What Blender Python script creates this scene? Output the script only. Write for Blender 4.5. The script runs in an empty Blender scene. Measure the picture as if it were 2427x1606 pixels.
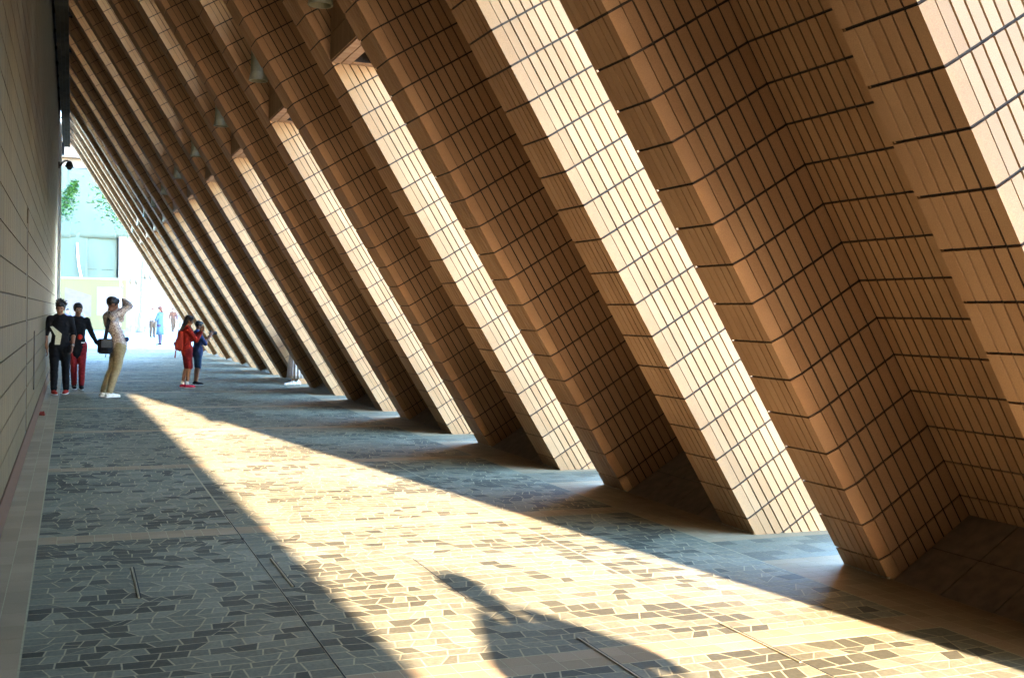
import bpy, bmesh, math, random
from mathutils import Vector, Matrix, noise
random.seed(7)
C = bpy.context.scene.collection
PI = math.pi

# ------------------------------------------------------------------ camera, light, exposure
F_PX, YAW, PITCH, ROLL = 2572.97, 0.385316, -0.0206, 0.019324
fw = Vector((math.sin(YAW)*math.cos(PITCH), math.cos(YAW)*math.cos(PITCH), math.sin(PITCH)))
rt0 = Vector((math.cos(YAW), -math.sin(YAW), 0)); up0 = rt0.cross(fw)
rt = rt0*math.cos(ROLL) + up0*math.sin(ROLL); up = up0*math.cos(ROLL) - rt0*math.sin(ROLL)
cd = bpy.data.cameras.new('camera'); cam = bpy.data.objects.new('camera', cd); C.objects.link(cam)
cd.sensor_width = 36; cd.lens = 36*F_PX/2427; cd.clip_start = .05; cd.clip_end = 3000
M = Matrix((rt, up, -fw)).transposed().to_4x4(); M.translation = Vector((0, 0, 1.6)); cam.matrix_world = M
bpy.context.scene.camera = cam
SUN_EL = math.atan(0.232); SUN_AZ = Vector((0.024, -1, 0)).normalized()
w = bpy.data.worlds.new("World"); bpy.context.scene.world = w; w.use_nodes = True
nt = w.node_tree; nt.nodes.clear()
sky = nt.nodes.new('ShaderNodeTexSky'); sky.sky_type = 'NISHITA'; sky.sun_disc = False
sky.sun_elevation = SUN_EL; sky.sun_rotation = math.atan2(SUN_AZ.x, SUN_AZ.y); sky.dust_density = 0.4; sky.ozone_density = 4.0; sky.air_density = 1.15
bg = nt.nodes.new('ShaderNodeBackground'); bg.inputs[1].default_value = 0.15
wo = nt.nodes.new('ShaderNodeOutputWorld'); nt.links.new(sky.outputs[0], bg.inputs[0]); nt.links.new(bg.outputs[0], wo.inputs[0])
sl = bpy.data.lights.new('sun', 'SUN'); so = bpy.data.objects.new('sun', sl); C.objects.link(so)
sl.energy = 2.0; sl.angle = math.radians(0.55); sl.color = (1, .83, .68)
sd = Vector((SUN_AZ.x, SUN_AZ.y, 0.232)).normalized()
so.rotation_euler = sd.to_track_quat('Z', 'Y').to_euler(); so.location = (0, -20, 20)
vs = bpy.context.scene.view_settings
vs.view_transform = 'Standard'; vs.look = 'None'; vs.gamma = 1; vs.use_curve_mapping = False
vs.exposure = 5.85
bpy.context.scene.cycles.max_bounces = 8; bpy.context.scene.cycles.diffuse_bounces = 2
bpy.context.scene.cycles.use_denoising = True

# ------------------------------------------------------------------ materials
def nodes(name):
    m = bpy.data.materials.new(name); m.use_nodes = True
    n = m.node_tree.nodes; b = n['Principled BSDF']; return m, m.node_tree, b
def L(t, a, b): t.links.new(a, b)
def add(t, kind, **kw):
    n = t.nodes.new(kind)
    for k, v in kw.items():
        if k.startswith('i_'):
            key = k[2:]; key = int(key) if key.isdigit() else key.replace('_', ' ')
            n.inputs[key].default_value = v
        else: setattr(n, k, v)
    return n
def ramp(t, src, stops, interp='LINEAR'):
    r = t.nodes.new('ShaderNodeValToRGB'); r.color_ramp.interpolation = interp
    e = r.color_ramp.elements
    while len(e) < len(stops): e.new(.5)
    for q, (p, c) in zip(e, stops): q.position = p; q.color = (*c, 1)
    L(t, src, r.inputs[0]); return r.outputs[0]
def plain(name, col, rough=.7, var=.15, scale=30., metal=0, spec=.3, bump=0.):
    m, t, b = nodes(name)
    tc = add(t, 'ShaderNodeTexCoord'); nz = add(t, 'ShaderNodeTexNoise', i_Scale=scale, i_Detail=5.)
    L(t, tc.outputs['Object'], nz.inputs['Vector'])
    a = tuple(max(0, c*(1-var)) for c in col); d = tuple(min(1, c*(1+var)) for c in col)
    L(t, ramp(t, nz.outputs[0], [(.3, a), (.7, d)]), b.inputs['Base Color'])
    b.inputs['Roughness'].default_value = rough; b.inputs['Metallic'].default_value = metal
    b.inputs['Specular IOR Level'].default_value = spec
    if bump:
        bp = add(t, 'ShaderNodeBump', i_Strength=bump, i_Distance=.01); L(t, nz.outputs[0], bp.inputs['Height']); L(t, bp.outputs[0], b.inputs['Normal'])
    return m
def tile_mat(name, lo, hi, rough=.65, spec=.15, streak=0.):
    # glazed facing tile: every tile its own firing tint (face attribute), speckle and grime
    m, t, b = nodes(name)
    at = add(t, 'ShaderNodeAttribute', attribute_name='tint')
    tc = add(t, 'ShaderNodeTexCoord')
    n1 = add(t, 'ShaderNodeTexNoise', i_Scale=260., i_Detail=3.); L(t, tc.outputs['Object'], n1.inputs['Vector'])
    n2 = add(t, 'ShaderNodeTexNoise', i_Scale=1.3, i_Detail=6.); L(t, tc.outputs['Object'], n2.inputs['Vector'])
    base = ramp(t, at.outputs['Fac'], [(0, lo), (1, hi)])
    mx = add(t, 'ShaderNodeMix', data_type='RGBA', blend_type='MULTIPLY'); mx.inputs[0].default_value = 1
    L(t, base, mx.inputs[6]); L(t, ramp(t, n1.outputs[0], [(.3, (.78, .78, .78)), (.7, (1.08, 1.08, 1.08))]), mx.inputs[7])
    m2 = add(t, 'ShaderNodeMix', data_type='RGBA', blend_type='MULTIPLY'); m2.inputs[0].default_value = 1
    L(t, mx.outputs[2], m2.inputs[6]); L(t, ramp(t, n2.outputs[0], [(.32, (.80, .79, .77)), (.62, (1, 1, 1))]), m2.inputs[7])
    out = m2.outputs[2]
    if streak:
        mp = add(t, 'ShaderNodeMapping'); mp.inputs['Scale'].default_value = (1, 5., .12)
        L(t, tc.outputs['Object'], mp.inputs[0]); n3 = add(t, 'ShaderNodeTexNoise', i_Scale=2.2, i_Detail=7.); L(t, mp.outputs[0], n3.inputs['Vector'])
        m3 = add(t, 'ShaderNodeMix', data_type='RGBA', blend_type='MULTIPLY'); m3.inputs[0].default_value = 1
        L(t, out, m3.inputs[6]); L(t, ramp(t, n3.outputs[0], [(.35, (1-streak,)*3), (.65, (1.05, 1.05, 1.03))]), m3.inputs[7]); out = m3.outputs[2]
    L(t, out, b.inputs['Base Color']); b.inputs['Roughness'].default_value = rough; b.inputs['Specular IOR Level'].default_value = spec
    bp = add(t, 'ShaderNodeBump', i_Strength=.12, i_Distance=.002); L(t, n1.outputs[0], bp.inputs['Height']); L(t, bp.outputs[0], b.inputs['Normal'])
    return m
TILE = tile_mat('column_tile', (.35, .186, .086), (.44, .252, .127))
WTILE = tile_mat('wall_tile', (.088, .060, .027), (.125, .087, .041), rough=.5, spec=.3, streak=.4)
JOINT = plain('dark_mortar', (.045, .03, .02), .9, .3, 60)
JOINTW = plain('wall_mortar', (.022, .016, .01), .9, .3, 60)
GROUT = plain('pale_grout', (.34, .28, .19), .9, .25, 25)
SLABB = plain('ramp_slab', (.20, .145, .10), .7, .2, 12)
SKIRT = plain('red_skirting', (.075, .030, .014), .6, .25, 14)
CONC = plain('dark_concrete', (.07, .065, .06), .8, .2, 4)
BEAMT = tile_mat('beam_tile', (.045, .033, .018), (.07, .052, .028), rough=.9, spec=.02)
METAL = plain('brushed_metal', (.35, .33, .28), .4, .15, 40, metal=.6)
LAMPM = plain('lamp_paint', (.20, .17, .09), .45, .12, 20, spec=.5)
BLACK = plain('black_plastic', (.012, .012, .013), .45, .2, 40)
STRIP = plain('brass_strip', (.30, .24, .13), .45, .2, 60, metal=.5)
DARKGAP = plain('joint_sealant', (.03, .028, .022), .9, .2, 50)
SKIN = plain('skin', (.36, .19, .12), .55, .1, 25)
SKINT = plain('tanned_skin', (.18, .08, .042), .55, .1, 25)
HAIRB = plain('black_hair', (.010, .008, .007), .5, .3, 80)
HAIRR = plain('auburn_hair', (.07, .02, .01), .5, .3, 80)
def cloth(n, c, var=.2): return plain(n, c, .85, var, 35, spec=.1, bump=.3)

# floor stone: face attribute 'tint' picks the stone, 'pal' the family
m, t, b = nodes('paving_stone')
at = add(t, 'ShaderNodeAttribute', attribute_name='tint'); tc = add(t, 'ShaderNodeTexCoord')
base = ramp(t, at.outputs['Fac'], [(0, (.054, .047, .029)), (.22, (.082, .072, .044)), (.34, (.124, .108, .067)), (.65, (.160, .139, .087)), (1, (.20, .173, .11))])
n1 = add(t, 'ShaderNodeTexNoise', i_Scale=45., i_Detail=6.); L(t, tc.outputs['Object'], n1.inputs['Vector'])
n2 = add(t, 'ShaderNodeTexNoise', i_Scale=.8, i_Detail=5.); L(t, tc.outputs['Object'], n2.inputs['Vector'])
mx = add(t, 'ShaderNodeMix', data_type='RGBA', blend_type='MULTIPLY'); mx.inputs[0].default_value = 1
L(t, base, mx.inputs[6]); L(t, ramp(t, n1.outputs[0], [(.3, (.78, .78, .78)), (.7, (1.15, 1.15, 1.15))]), mx.inputs[7])
m2 = add(t, 'ShaderNodeMix', data_type='RGBA', blend_type='MULTIPLY'); m2.inputs[0].default_value = 1
L(t, mx.outputs[2], m2.inputs[6]); L(t, ramp(t, n2.outputs[0], [(.35, (.8, .8, .78)), (.6, (1.05, 1.05, 1.05))]), m2.inputs[7])
L(t, m2.outputs[2], b.inputs['Base Color']); b.inputs['Roughness'].default_value = .7; b.inputs['Specular IOR Level'].default_value = .2
bp = add(t, 'ShaderNodeBump', i_Strength=.25, i_Distance=.004); L(t, n1.outputs[0], bp.inputs['Height']); L(t, bp.outputs[0], b.inputs['Normal'])
STONE = m
PINK = tile_mat('pink_paving', (.25, .17, .088), (.31, .215, .12), rough=.75, spec=.2)
MORTAR = plain('floor_mortar', (.29, .235, .13), .9, .15, 30)

# ------------------------------------------------------------------ helpers
class MB:
    def __init__(s): s.v = []; s.f = []; s.m = []; s.t = []
    def quad(s, pts, mat=0, tint=.5):
        i = len(s.v); s.v += [tuple(p) for p in pts]; s.f.append(tuple(range(i, i+len(pts)))); s.m.append(mat); s.t.append(tint)
    def box(s, x0, x1, y0, y1, z0, z1, mat=0, tint=.5, skip=()):
        p = [(x, y, z) for z in (z0, z1) for y in (y0, y1) for x in (x0, x1)]
        for k, f in {'-z': (0, 2, 3, 1), '+z': (4, 5, 7, 6), '-y': (0, 1, 5, 4), '+y': (2, 6, 7, 3), '-x': (0, 4, 6, 2), '+x': (1, 3, 7, 5)}.items():
            if k not in skip: s.quad([p[i] for i in f], mat, tint)
    def prism(s, bot, top, mat=0, tint=.5, caps=(1, 1)):
        # bot/top: matching point loops, counter-clockwise seen from the top
        n = len(bot)
        for i in range(n): s.quad([bot[i], bot[(i+1) % n], top[(i+1) % n], top[i]], mat, tint)
        if caps[0]: s.quad(list(reversed(bot)), mat, tint)
        if caps[1]: s.quad(top, mat, tint)
    def ring(s, loops, mat=0, tint=.5, caps=True):
        for a, b in zip(loops, loops[1:]):
            n = len(a)
            for i in range(n): s.quad([a[i], a[(i+1) % n], b[(i+1) % n], b[i]], mat, tint)
        if caps: s.quad(list(reversed(loops[0])), mat, tint); s.quad(loops[-1], mat, tint)
    def tube(s, pts, r, n=8, mat=0, tint=.5):
        pts = [Vector(p) for p in pts]; rr = r if isinstance(r, (list, tuple)) else [r]*len(pts); loops = []
        for i, p in enumerate(pts):
            d = (pts[min(i+1, len(pts)-1)]-pts[max(i-1, 0)]).normalized()
            a = d.cross(Vector((0, 0, 1)) if abs(d.z) < .9 else Vector((0, 1, 0))).normalized(); b2 = d.cross(a)
            loops.append([p+(a*math.cos(2*PI*k/n)+b2*math.sin(2*PI*k/n))*rr[i] for k in range(n)])
        s.ring(loops, mat, tint)
    def ell(s, c, r, n=12, m=8, mat=0, tint=.5, rot=None):
        c = Vector(c); loops = []
        for j in range(1, m):
            th = PI*j/m; L_ = []
            for k in range(n):
                ph = 2*PI*k/n; q = Vector((r[0]*math.sin(th)*math.cos(ph), r[1]*math.sin(th)*math.sin(ph), -r[2]*math.cos(th)))
                if rot: q = rot @ q
                L_.append(c+q)
            loops.append(L_)
        s.ring(loops, mat, tint)
    def build(s, name, mats, parent=None, smooth=False, merge=False):
        me = bpy.data.meshes.new(name); me.from_pydata(s.v, [], s.f)
        for mt in (mats if isinstance(mats, (list, tuple)) else [mats]): me.materials.append(mt)
        me.polygons.foreach_set('material_index', s.m)
        a = me.attributes.new('tint', 'FLOAT', 'FACE'); a.data.foreach_set('value', s.t)
        if merge or smooth:
            bm = bmesh.new(); bm.from_mesh(me); bmesh.ops.remove_doubles(bm, verts=bm.verts, dist=1e-5)
            bmesh.ops.recalc_face_normals(bm, faces=bm.faces); bm.to_mesh(me); bm.free()
        if smooth: me.polygons.foreach_set('use_smooth', [True]*len(me.polygons))
        me.update()
        o = bpy.data.objects.new(name, me); C.objects.link(o)
        if parent: o.parent = parent
        return o
def tag(o, label, cat, group=None):
    o['label'] = label; o['category'] = cat
    if group: o['group'] = group
    return o
def struct(o): o['kind'] = 'structure'; return o
def empty(name, loc, label, cat, group=None, rz=0):
    o = bpy.data.objects.new(name, None); C.objects.link(o); o.location = loc; o.rotation_euler = (0, 0, rz)
    return tag(o, label, cat, group)

# ------------------------------------------------------------------ colonnade geometry
XN, COT, PITCHY, S0, GAP, W = 4.7694, 0.6252, 3.5067, 6.8168, 1.0041, 0.4475
TR = PITCHY-GAP-2*W                    # trough between the two flanges of one column
SN = 1/math.sqrt(1+COT*COT); CS = COT*SN
D = 0.726; DD = 0.83                   # trough depth, whole depth, square to the lean
ROW, PH = 0.26606, 0.145
ZTOP = 8.12
def P3(y, d, a): return (XN - a*CS + d*SN, y, a*SN + d*CS)   # y along the passage, d outward, a up the lean
CH = .028; CS0 = .004; PW = .0045+.0015
outline = [((0+CS0, 0), (W, 0), 6), ((W, 0), (W, D), 9), ((W, D), (W+TR, D), 21), ((W+TR, D), (W+TR, .078), 8),
           ((W+TR, .078), (W+TR+CH, 0), 1), ((W+TR+CH, 0), (2*W+TR, 0), 6), ((2*W+TR, 0), (2*W+TR-.42, DD), 11),
           ((2*W+TR-.42, DD), (0, DD), 33), ((0, DD), (0, .078), 11), ((0, .078), (CS0, 0), 1)]
# loop order above runs S > R > trough > P > U > back > S
pts = [s[0] for s in outline]; NP = len(pts)
def inset(pts, t):
    out = []
    for i in range(len(pts)):
        a, b, c = Vector(pts[i-1]), Vector(pts[i]), Vector(pts[(i+1) % len(pts)])
        e1 = (b-a).normalized(); e2 = (c-b).normalized()
        n1 = Vector((-e1.y, e1.x)); n2 = Vector((-e2.y, e2.x))   # inward for this winding (checked below)
        k = 1+n1.dot(n2); q = (n1+n2)/max(k, .3); out.append(b+q*t)
    return out
area = sum(pts[i][0]*pts[(i+1) % NP][1]-pts[(i+1) % NP][0]*pts[i][1] for i in range(NP))
TT = .011
inn = inset(pts, TT if area > 0 else -TT)
def column_mesh():
    mb = MB(); rnd = random.Random(3)
    # core: mortar coloured prism
    A0, A1 = -1.3, 10.0
    lo = [P3(*p, A0) for p in inn]; hi = [P3(*p, A1) for p in inn]
    # cut at the ceiling: slide top points down the lean to z = ZTOP
    hi = []
    for p in inn:
        a = (ZTOP - p[1]*CS)/SN; hi.append(P3(*p, a))
    for i in range(NP): mb.quad([lo[i], lo[(i+1) % NP], hi[(i+1) % NP], hi[i]], 1)
    mb.quad(list(reversed(lo)), 1); mb.quad(hi, 1)
    G = .0056
    for si, (p, q, n) in enumerate(outline):
        p, q = Vector(p), Vector(q); ip, iq = inn[si], inn[(si+1) % NP]; Ln = (q-p).length; g = G/Ln
        back = si == 7
        if back: n = 8
        for i in range(n):
            t0, t1 = i/n, (i+1)/n
            if i > 0: t0 += g
            if i < n-1: t1 -= g
            if si in (2,) and i == 0: t0 += g
            if si in (2,) and i == n-1: t1 -= g
            if si in (3,) and i == 0: t0 += g
            if si == 3 and i == n-1: t1 -= g
            if si == 8 and i == n-1: t1 -= g
            o0, o1 = p.lerp(q, t0), p.lerp(q, t1); i0, i1 = ip.lerp(iq, t0), ip.lerp(iq, t1)
            for k in range(-5, 37):
                a0 = PH+(k-1)*ROW+.0072; a1 = PH+k*ROW-.0072
                dmax = max(o0.y, o1.y)
                if a1*SN + dmax*CS < -.02: continue
                amax = (ZTOP-dmax*CS)/SN-.01
                if a0 > amax-.03: continue
                a1 = min(a1, amax); tn = min(1, max(0, rnd.gauss(.5, .22)))
                A, B_, Cc, Dd = (P3(*o0, a0), P3(*o1, a0), P3(*o1, a1), P3(*o0, a1))
                a, b, c, d = (P3(*i0, a0), P3(*i1, a0), P3(*i1, a1), P3(*i0, a1))
                mb.quad([A, B_, Cc, Dd], 0, tn); mb.quad([a, A, Dd, d], 0, tn); mb.quad([B_, b, c, Cc], 0, tn)
                mb.quad([a, b, B_, A], 0, tn); mb.quad([Dd, Cc, c, d], 0, tn)
    return mb
def ramp_mesh():
    # sloping paved base inside the trough, square to the lean
    mb = MB(); y0, y1 = W+.003, W+TR-.003
    mb.prism([P3(y0, -.0, -1.0), P3(y1, -.0, -1.0), P3(y1, D-.003, -1.0), P3(y0, D-.003, -1.0)],
             [P3(y0, -.0, -.012), P3(y1, -.0, -.012), P3(y1, D-.003, -.012), P3(y0, D-.003, -.012)], 1)
    rnd = random.Random(5)
    for r in range(2):
        for c in range(4):
            a0, a1 = y0+(y1-y0)*c/4+.005, y0+(y1-y0)*(c+1)/4-.005; d0, d1 = r*D/2+.004, (r+1)*D/2-.006
            tn = rnd.random()
            mb.prism([P3(a0, d0, -.012), P3(a1, d0, -.012), P3(a1, d1, -.012), P3(a0, d1, -.012)],
                     [P3(a0, d0, -.004), P3(a1, d0, -.004), P3(a1, d1, -.004), P3(a0, d1, -.004)], 0, tn, caps=(0, 1))
    return mb
XF = XN-4.0*COT                        # soffit front edge, z = 4
def lintel_mesh():
    # closes the opening above z = 4: upright fascia, then the leaning back plane; local y 0 .. GAP
    mb = MB(); y0, y1 = -GAP+.004, -.004
    bx = lambda z: XN + D*SN + D*CS*COT - z*COT
    zk = (XN + D*SN + D*CS*COT - XF)/COT
    ob = lambda z: XN + DD*SN + DD*CS*COT - z*COT
    poly = [(XF, 4.0), (XF+.19, 4.0), (XF+.19, 4.35), (ob(4.6)-.25, 4.35), (ob(4.6)-.25, 4.0), (ob(4.6)-.02, 4.0), (ob(4.6), 4.6), (ob(ZTOP), ZTOP), (bx(ZTOP), ZTOP), (XF, zk)]
    def ext(poly, ya, yb, mat):
        mb.prism([(x, ya, z) for x, z in poly], [(x, yb, z) for x, z in poly], mat)
    ext(poly, y0, y1, 1)
    mb.box(XF+.191, XF+.62, y1-.10, y1, 3.999, 4.34, 1)     # side rim beside the far flange
    rnd = random.Random(9)
    # soffit tiles: two soldier rows along the front, one along the far side
    n = 13
    for r in range(2):
        for i in range(n):
            a, b = y0+(y1-y0)*i/n+.003, y0+(y1-y0)*(i+1)/n-.003
            mb.box(XF+.004+r*.095, XF+.089+r*.095, a, b, 3.988, 4.0-.0005, 0, rnd.random())
    for i in range(14): mb.box(XF+.195+i*.03, XF+.222+i*.03, y1-.092, y1-.004, 3.988, 3.9985, 0, rnd.random())
    for i in range(n):                 # upright strips on the fascia
        a, b = y0+(y1-y0)*i/n+.003, y0+(y1-y0)*(i+1)/n-.003
        z = 4.0
        while z < zk-.05:
            mb.box(XF-.009, XF-.0005, a, b, z+.002, min(z+ROW-.01, zk-.02), 0, rnd.random()); z += ROW
    for i in range(n):                 # leaning closure tiles
        a, b = y0+(y1-y0)*i/n+.0035, y0+(y1-y0)*(i+1)/n-.0035
        for k in range(2, 38):
            a0 = PH+(k-1)*ROW+.0072; a1 = PH+k*ROW-.0072
            if a0*SN+D*CS < zk+.02: continue
            a1 = min(a1, (ZTOP-D*CS)/SN-.01)
            if a1 < a0+.03: continue
            q = [P3(a, D-.01, a0), P3(b, D-.01, a0), P3(b, D-.01, a1), P3(a, D-.01, a1)]; h = [P3(a, D-.001, a0), P3(b, D-.001, a0), P3(b, D-.001, a1), P3(a, D-.001, a1)]
            tn = rnd.random()
            mb.quad(q, 0, tn)
            for e in range(4): mb.quad([h[e], h[(e+1) % 4], q[(e+1) % 4], q[e]], 0, tn)
    return mb
colm = column_mesh(); rampm = ramp_mesh(); linm = lintel_mesh()
ORD = ['first', 'second', 'third', 'fourth', 'fifth', 'sixth', 'seventh', 'eighth', 'ninth', 'tenth', 'eleventh', 'twelfth', 'thirteenth']
first = None
for j in range(-2, 11):
    y = S0 + PITCHY*j; i = j+2
    if i == 0: lab = 'brown tiled leaning column beside the photographer, nearest end of the colonnade'
    elif i == 1: lab = 'brown tiled leaning column filling the right edge, foot nearest in the photo'
    elif i == 12: lab = 'last tiled leaning column at the far bright end of the passage'
    else: lab = f'{ORD[i-1]} brown tiled leaning column along the right side, counted from the right edge'
    if first is None:
        root = empty('leaning_column', (0, y, 0), lab, 'column', 'leaning tiled columns along the passage')
        a = colm.build('shaft', [TILE, JOINT], root); b = rampm.build('sloping_base', [SLABB, JOINT], root); c = linm.build('lintel', [TILE, JOINT], root)
        first = (root, a, b, c)
    else:
        root = first[0].copy(); C.objects.link(root); root.location = (0, y, 0); root['label'] = lab
        for ch in first[1:]:
            d = ch.copy(); C.objects.link(d); d.parent = root

# downlights hanging in front of each fascia
def downlight_mesh():
    body = MB(); n = 24
    prof = [(.085, .52), (.088, .40), (.094, .10), (.1, .075), (.1, .072), (.112, .012), (.114, 0), (.098, 0), (.09, .05), (.07, .16), (0.02, .17)]
    body.ring([[(r*math.cos(2*PI*k/n), r*math.sin(2*PI*k/n), z) for k in range(n)] for r, z in prof])
    st = MB(); st.tube([(0, 0, .5), (0, 0, 1.35)], .018, 10); cap = MB(); cap.ring([[(r*math.cos(2*PI*k/n), r*math.sin(2*PI*k/n), z) for k in range(n)] for r, z in [(.02, .62), (.08, .56), (.085, .525)]])
    return body, st, cap
bd, st, cp = downlight_mesh(); dl0 = None
for j in range(0, 11):
    y = S0+PITCHY*(j+1)-.56
    lab = ['round drum downlight hanging highest, cut by the top edge of the photo', 'round drum downlight hanging second from the top edge, fully in view', 'round drum downlight hanging third from the top edge'][j] if j < 3 else f'{ORD[j]} round drum downlight along the passage, counted from the camera'
    if dl0 is None:
        r = empty('downlight', (2.04, y, 4.36), lab, 'lamp', 'drum downlights above the openings')
        dl0 = (r, bd.build('lamp_drum', LAMPM, r, smooth=False), st.build('stem', LAMPM, r), cp.build('mounting_cap', LAMPM, r))
        for q in dl0[1:]: q.data.polygons.foreach_set('use_smooth', [True]*len(q.data.polygons))
    elif j < 10:
        r = dl0[0].copy(); C.objects.link(r); r.location.y = y; r['label'] = lab
        for ch in dl0[1:]:
            d = ch.copy(); C.objects.link(d); d.parent = r

# ------------------------------------------------------------------ floor
XW = -.45; XB = -.205
def wob(x, y, s): return noise.noise(Vector((x*s, y*s, 3.1)))
g = MB(); g.box(-60, 160, -60, 260, -.5, -.004, 0)
ground = struct(g.build('ground', None)); ground.data.materials.clear()
m, t, b = nodes('plaza_paving')
tc = add(t, 'ShaderNodeTexCoord'); br = add(t, 'ShaderNodeTexBrick', i_Scale=1., i_Mortar_Size=.006)
br.inputs['Brick Width'].default_value = .3; br.inputs['Row Height'].default_value = .3; br.offset = 0
br.inputs['Color1'].default_value = (.13, .128, .122, 1); br.inputs['Color2'].default_value = (.16, .157, .148, 1); br.inputs['Mortar'].default_value = (.25, .24, .22, 1)
L(t, tc.outputs['Object'], br.inputs['Vector']); L(t, br.outputs[0], b.inputs['Base Color']); b.inputs['Roughness'].default_value = .7
ground.data.materials.append(m)
g = MB(); g.box(6.385, 70, -60, 43.5, -.003, 0.0, 0); struct(g.build('bounce_paving', plain('pale_bounce', (.52, .52, .52), .8, .06, 2)))  # unseen pale sheet added outside the openings to bounce light onto the columns
YA, YB = -1.0, 46.5
fl = MB()
fl.box(XW, 6.38, YA, YB, -.003, 0.0, 2)
rnd = random.Random(21)
def slab(ptsxy, mat, tint, z=.0006):
    lo = [(x, y, .0) for x, y in ptsxy]; hi = [(x, y, z) for x, y in ptsxy]; fl.prism(lo, hi, mat, tint, caps=(0, 1))
def shrink(q, d):
    cx = sum(p[0] for p in q)/len(q); cy = sum(p[1] for p in q)/len(q); o = []
    n = len(q)
    P_ = [Vector(p) for p in q]; res = []
    for i in range(n):
        a, b, c = P_[i-1], P_[i], P_[(i+1) % n]; e1 = (b-a).normalized(); e2 = (c-b).normalized()
        n1 = Vector((-e1.y, e1.x)); n2 = Vector((-e2.y, e2.x)); k = 1+n1.dot(n2); res.append(b+(n1+n2)/max(k, .5)*d)
    return res
STR = [S0+W+TR/2+PITCHY*j for j in range(-2, 11)]     # pink cross bands
XR = 4.29
covers = [(.36, 1.21, 6.31, 7.08), (2.36, 3.19, 4.18, 4.86)]
joints_x = [(1.13, 3.5, 8.8), (2.09, 5.75, 6.8), (3.21, 3.4, 4.8), (3.21, 9.5, 10.1)]
def paving(x0, x1, y0, y1):
    ys_ = [y0]
    while ys_[-1] < y1-.16: ys_.append(ys_[-1]+rnd.uniform(.085, .125))
    ys_.append(y1); n = len(ys_)-1; ph = rnd.uniform(0, 50)
    def cy(j, x):
        if j == 0 or j == n: return ys_[j]
        e = min(1, j/2.5, (n-j)/2.5)
        return ys_[j]+e*(.075*noise.noise(Vector((x*.75, ys_[j]*.55, 1.7)))+.022*noise.noise(Vector((x*3.1+j*5.3, j*2.7, 4.)))+.02*noise.noise(Vector((x*2.2, ys_[j]*1.3, 9.))))
    for j in range(n):
        xs = [(x0, x0)]
        while xs[-1][0] < x1-.17:
            x = xs[-1][0]+rnd.choice([.085, .10, .11, .12, .135])*rnd.uniform(.9, 1.12); sk = rnd.gauss(0, .020); xs.append((x-sk, x+sk))
            xs[-1] = (max(xs[-1][0], xs[-2][0]+.045), max(xs[-1][1], xs[-2][1]+.045))
        xs.append((x1, x1))
        for (a, A), (b, B) in zip(xs, xs[1:]):
            q = [(a, cy(j, a)), (b, cy(j, b)), (B, cy(j+1, B)), (A, cy(j+1, A))]
            h = min(q[3][1]-q[0][1], q[2][1]-q[1][1])
            if h < .03: q = [q[0], q[1], (B, q[1][1]+.03), (A, q[0][1]+.03)]
            cl = noise.noise(Vector((a*1.1, ys_[j]*1.1, 7.)))
            tn = rnd.choice([.05, .18, .30, .38, .42, .5, .52, .55, .6, .66, .75, .9])+rnd.uniform(-.04, .04)
            if cl > .12 and tn > .3 and rnd.random() < .5: tn = rnd.uniform(.02, .18)
            if cl < -.2 and tn < .3 and rnd.random() < .6: tn = .5
            tn = min(1, max(0, tn)); g_ = .0044
            r_ = rnd.random()
            if r_ < .03 and b-a > .08:
                c = rnd.choice([0, 1])
                for tri in (([q[0], q[1], q[2]], [q[0], q[2], q[3]]) if c else ([q[0], q[1], q[3]], [q[1], q[2], q[3]])): slab([tuple(v) for v in shrink(tri, g_)], 0, min(1, max(0, tn+rnd.uniform(-.15, .25))))
            elif r_ < .05 and h > .09:
                m0 = ((q[0][0]+q[3][0])/2, (q[0][1]+q[3][1])/2+.01); m1 = ((q[1][0]+q[2][0])/2, (q[1][1]+q[2][1])/2-.01)
                for hq in ([q[0], q[1], m1, m0], [m0, m1, q[2], q[3]]): slab([tuple(v) for v in shrink(hq, g_)], 0, min(1, max(0, tn+rnd.uniform(-.1, .2))))
            else: slab([tuple(v) for v in shrink(q, g_)], 0, tn)
def grid(x0, x1, y0, y1, dx, dy, mat, tf, gp=.0025):
    nx = max(1, round((x1-x0)/dx)); ny = max(1, round((y1-y0)/dy))
    for i in range(nx):
        for j in range(ny):
            a, b = x0+(x1-x0)*i/nx+gp, x0+(x1-x0)*(i+1)/nx-gp; c, d = y0+(y1-y0)*j/ny+gp, y0+(y1-y0)*(j+1)/ny-gp
            slab([(a, c), (b, c), (b, d), (a, d)], mat, tf(i, j))
ys = [YA]
for s in STR: ys += [s-.122, s+.122]
ys.append(YB)
cuts = [XB, 1.13, 3.21, XR]
for k in range(0, len(ys), 2):
    cc = cuts if ys[k+1] < 12 else [XB, XR]
    for a, b in zip(cc, cc[1:]): paving(a+.003, b-.003, ys[k]+.002, ys[k+1]-.002)
for s in STR:
    for a, b in zip(cuts, cuts[1:]): grid(a+.004, b-.004, s-.12, s+.12, .12, .12, 1, lambda i, j: rnd.random())
grid(XW, XB, YA, YB, .1225, .24, 1, lambda i, j: rnd.random())
for j in range(-3, 11):                # along the feet: pale squares, greyer slabs in the openings
    y = S0+PITCHY*j
    grid(XR, XN+.0, y, y+PITCHY-GAP, .12, .12, 1, lambda i, j: rnd.random(), .002)
    o0, o1 = y+PITCHY-GAP, y+PITCHY
    if j >= -2:
        grid(XR, 6.38, o0, o0+.25, .16, .125, 1, lambda i, j: .3*rnd.random(), .002)
        grid(XR, 6.38, o0+.25, o1-.125, .16, .125, 0, lambda i, j: rnd.choice([.25, .34, .42, .5]), .002)
        grid(XR, 6.38, o1-.125, o1, .16, .125, 1, lambda i, j: .3*rnd.random(), .002)
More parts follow.
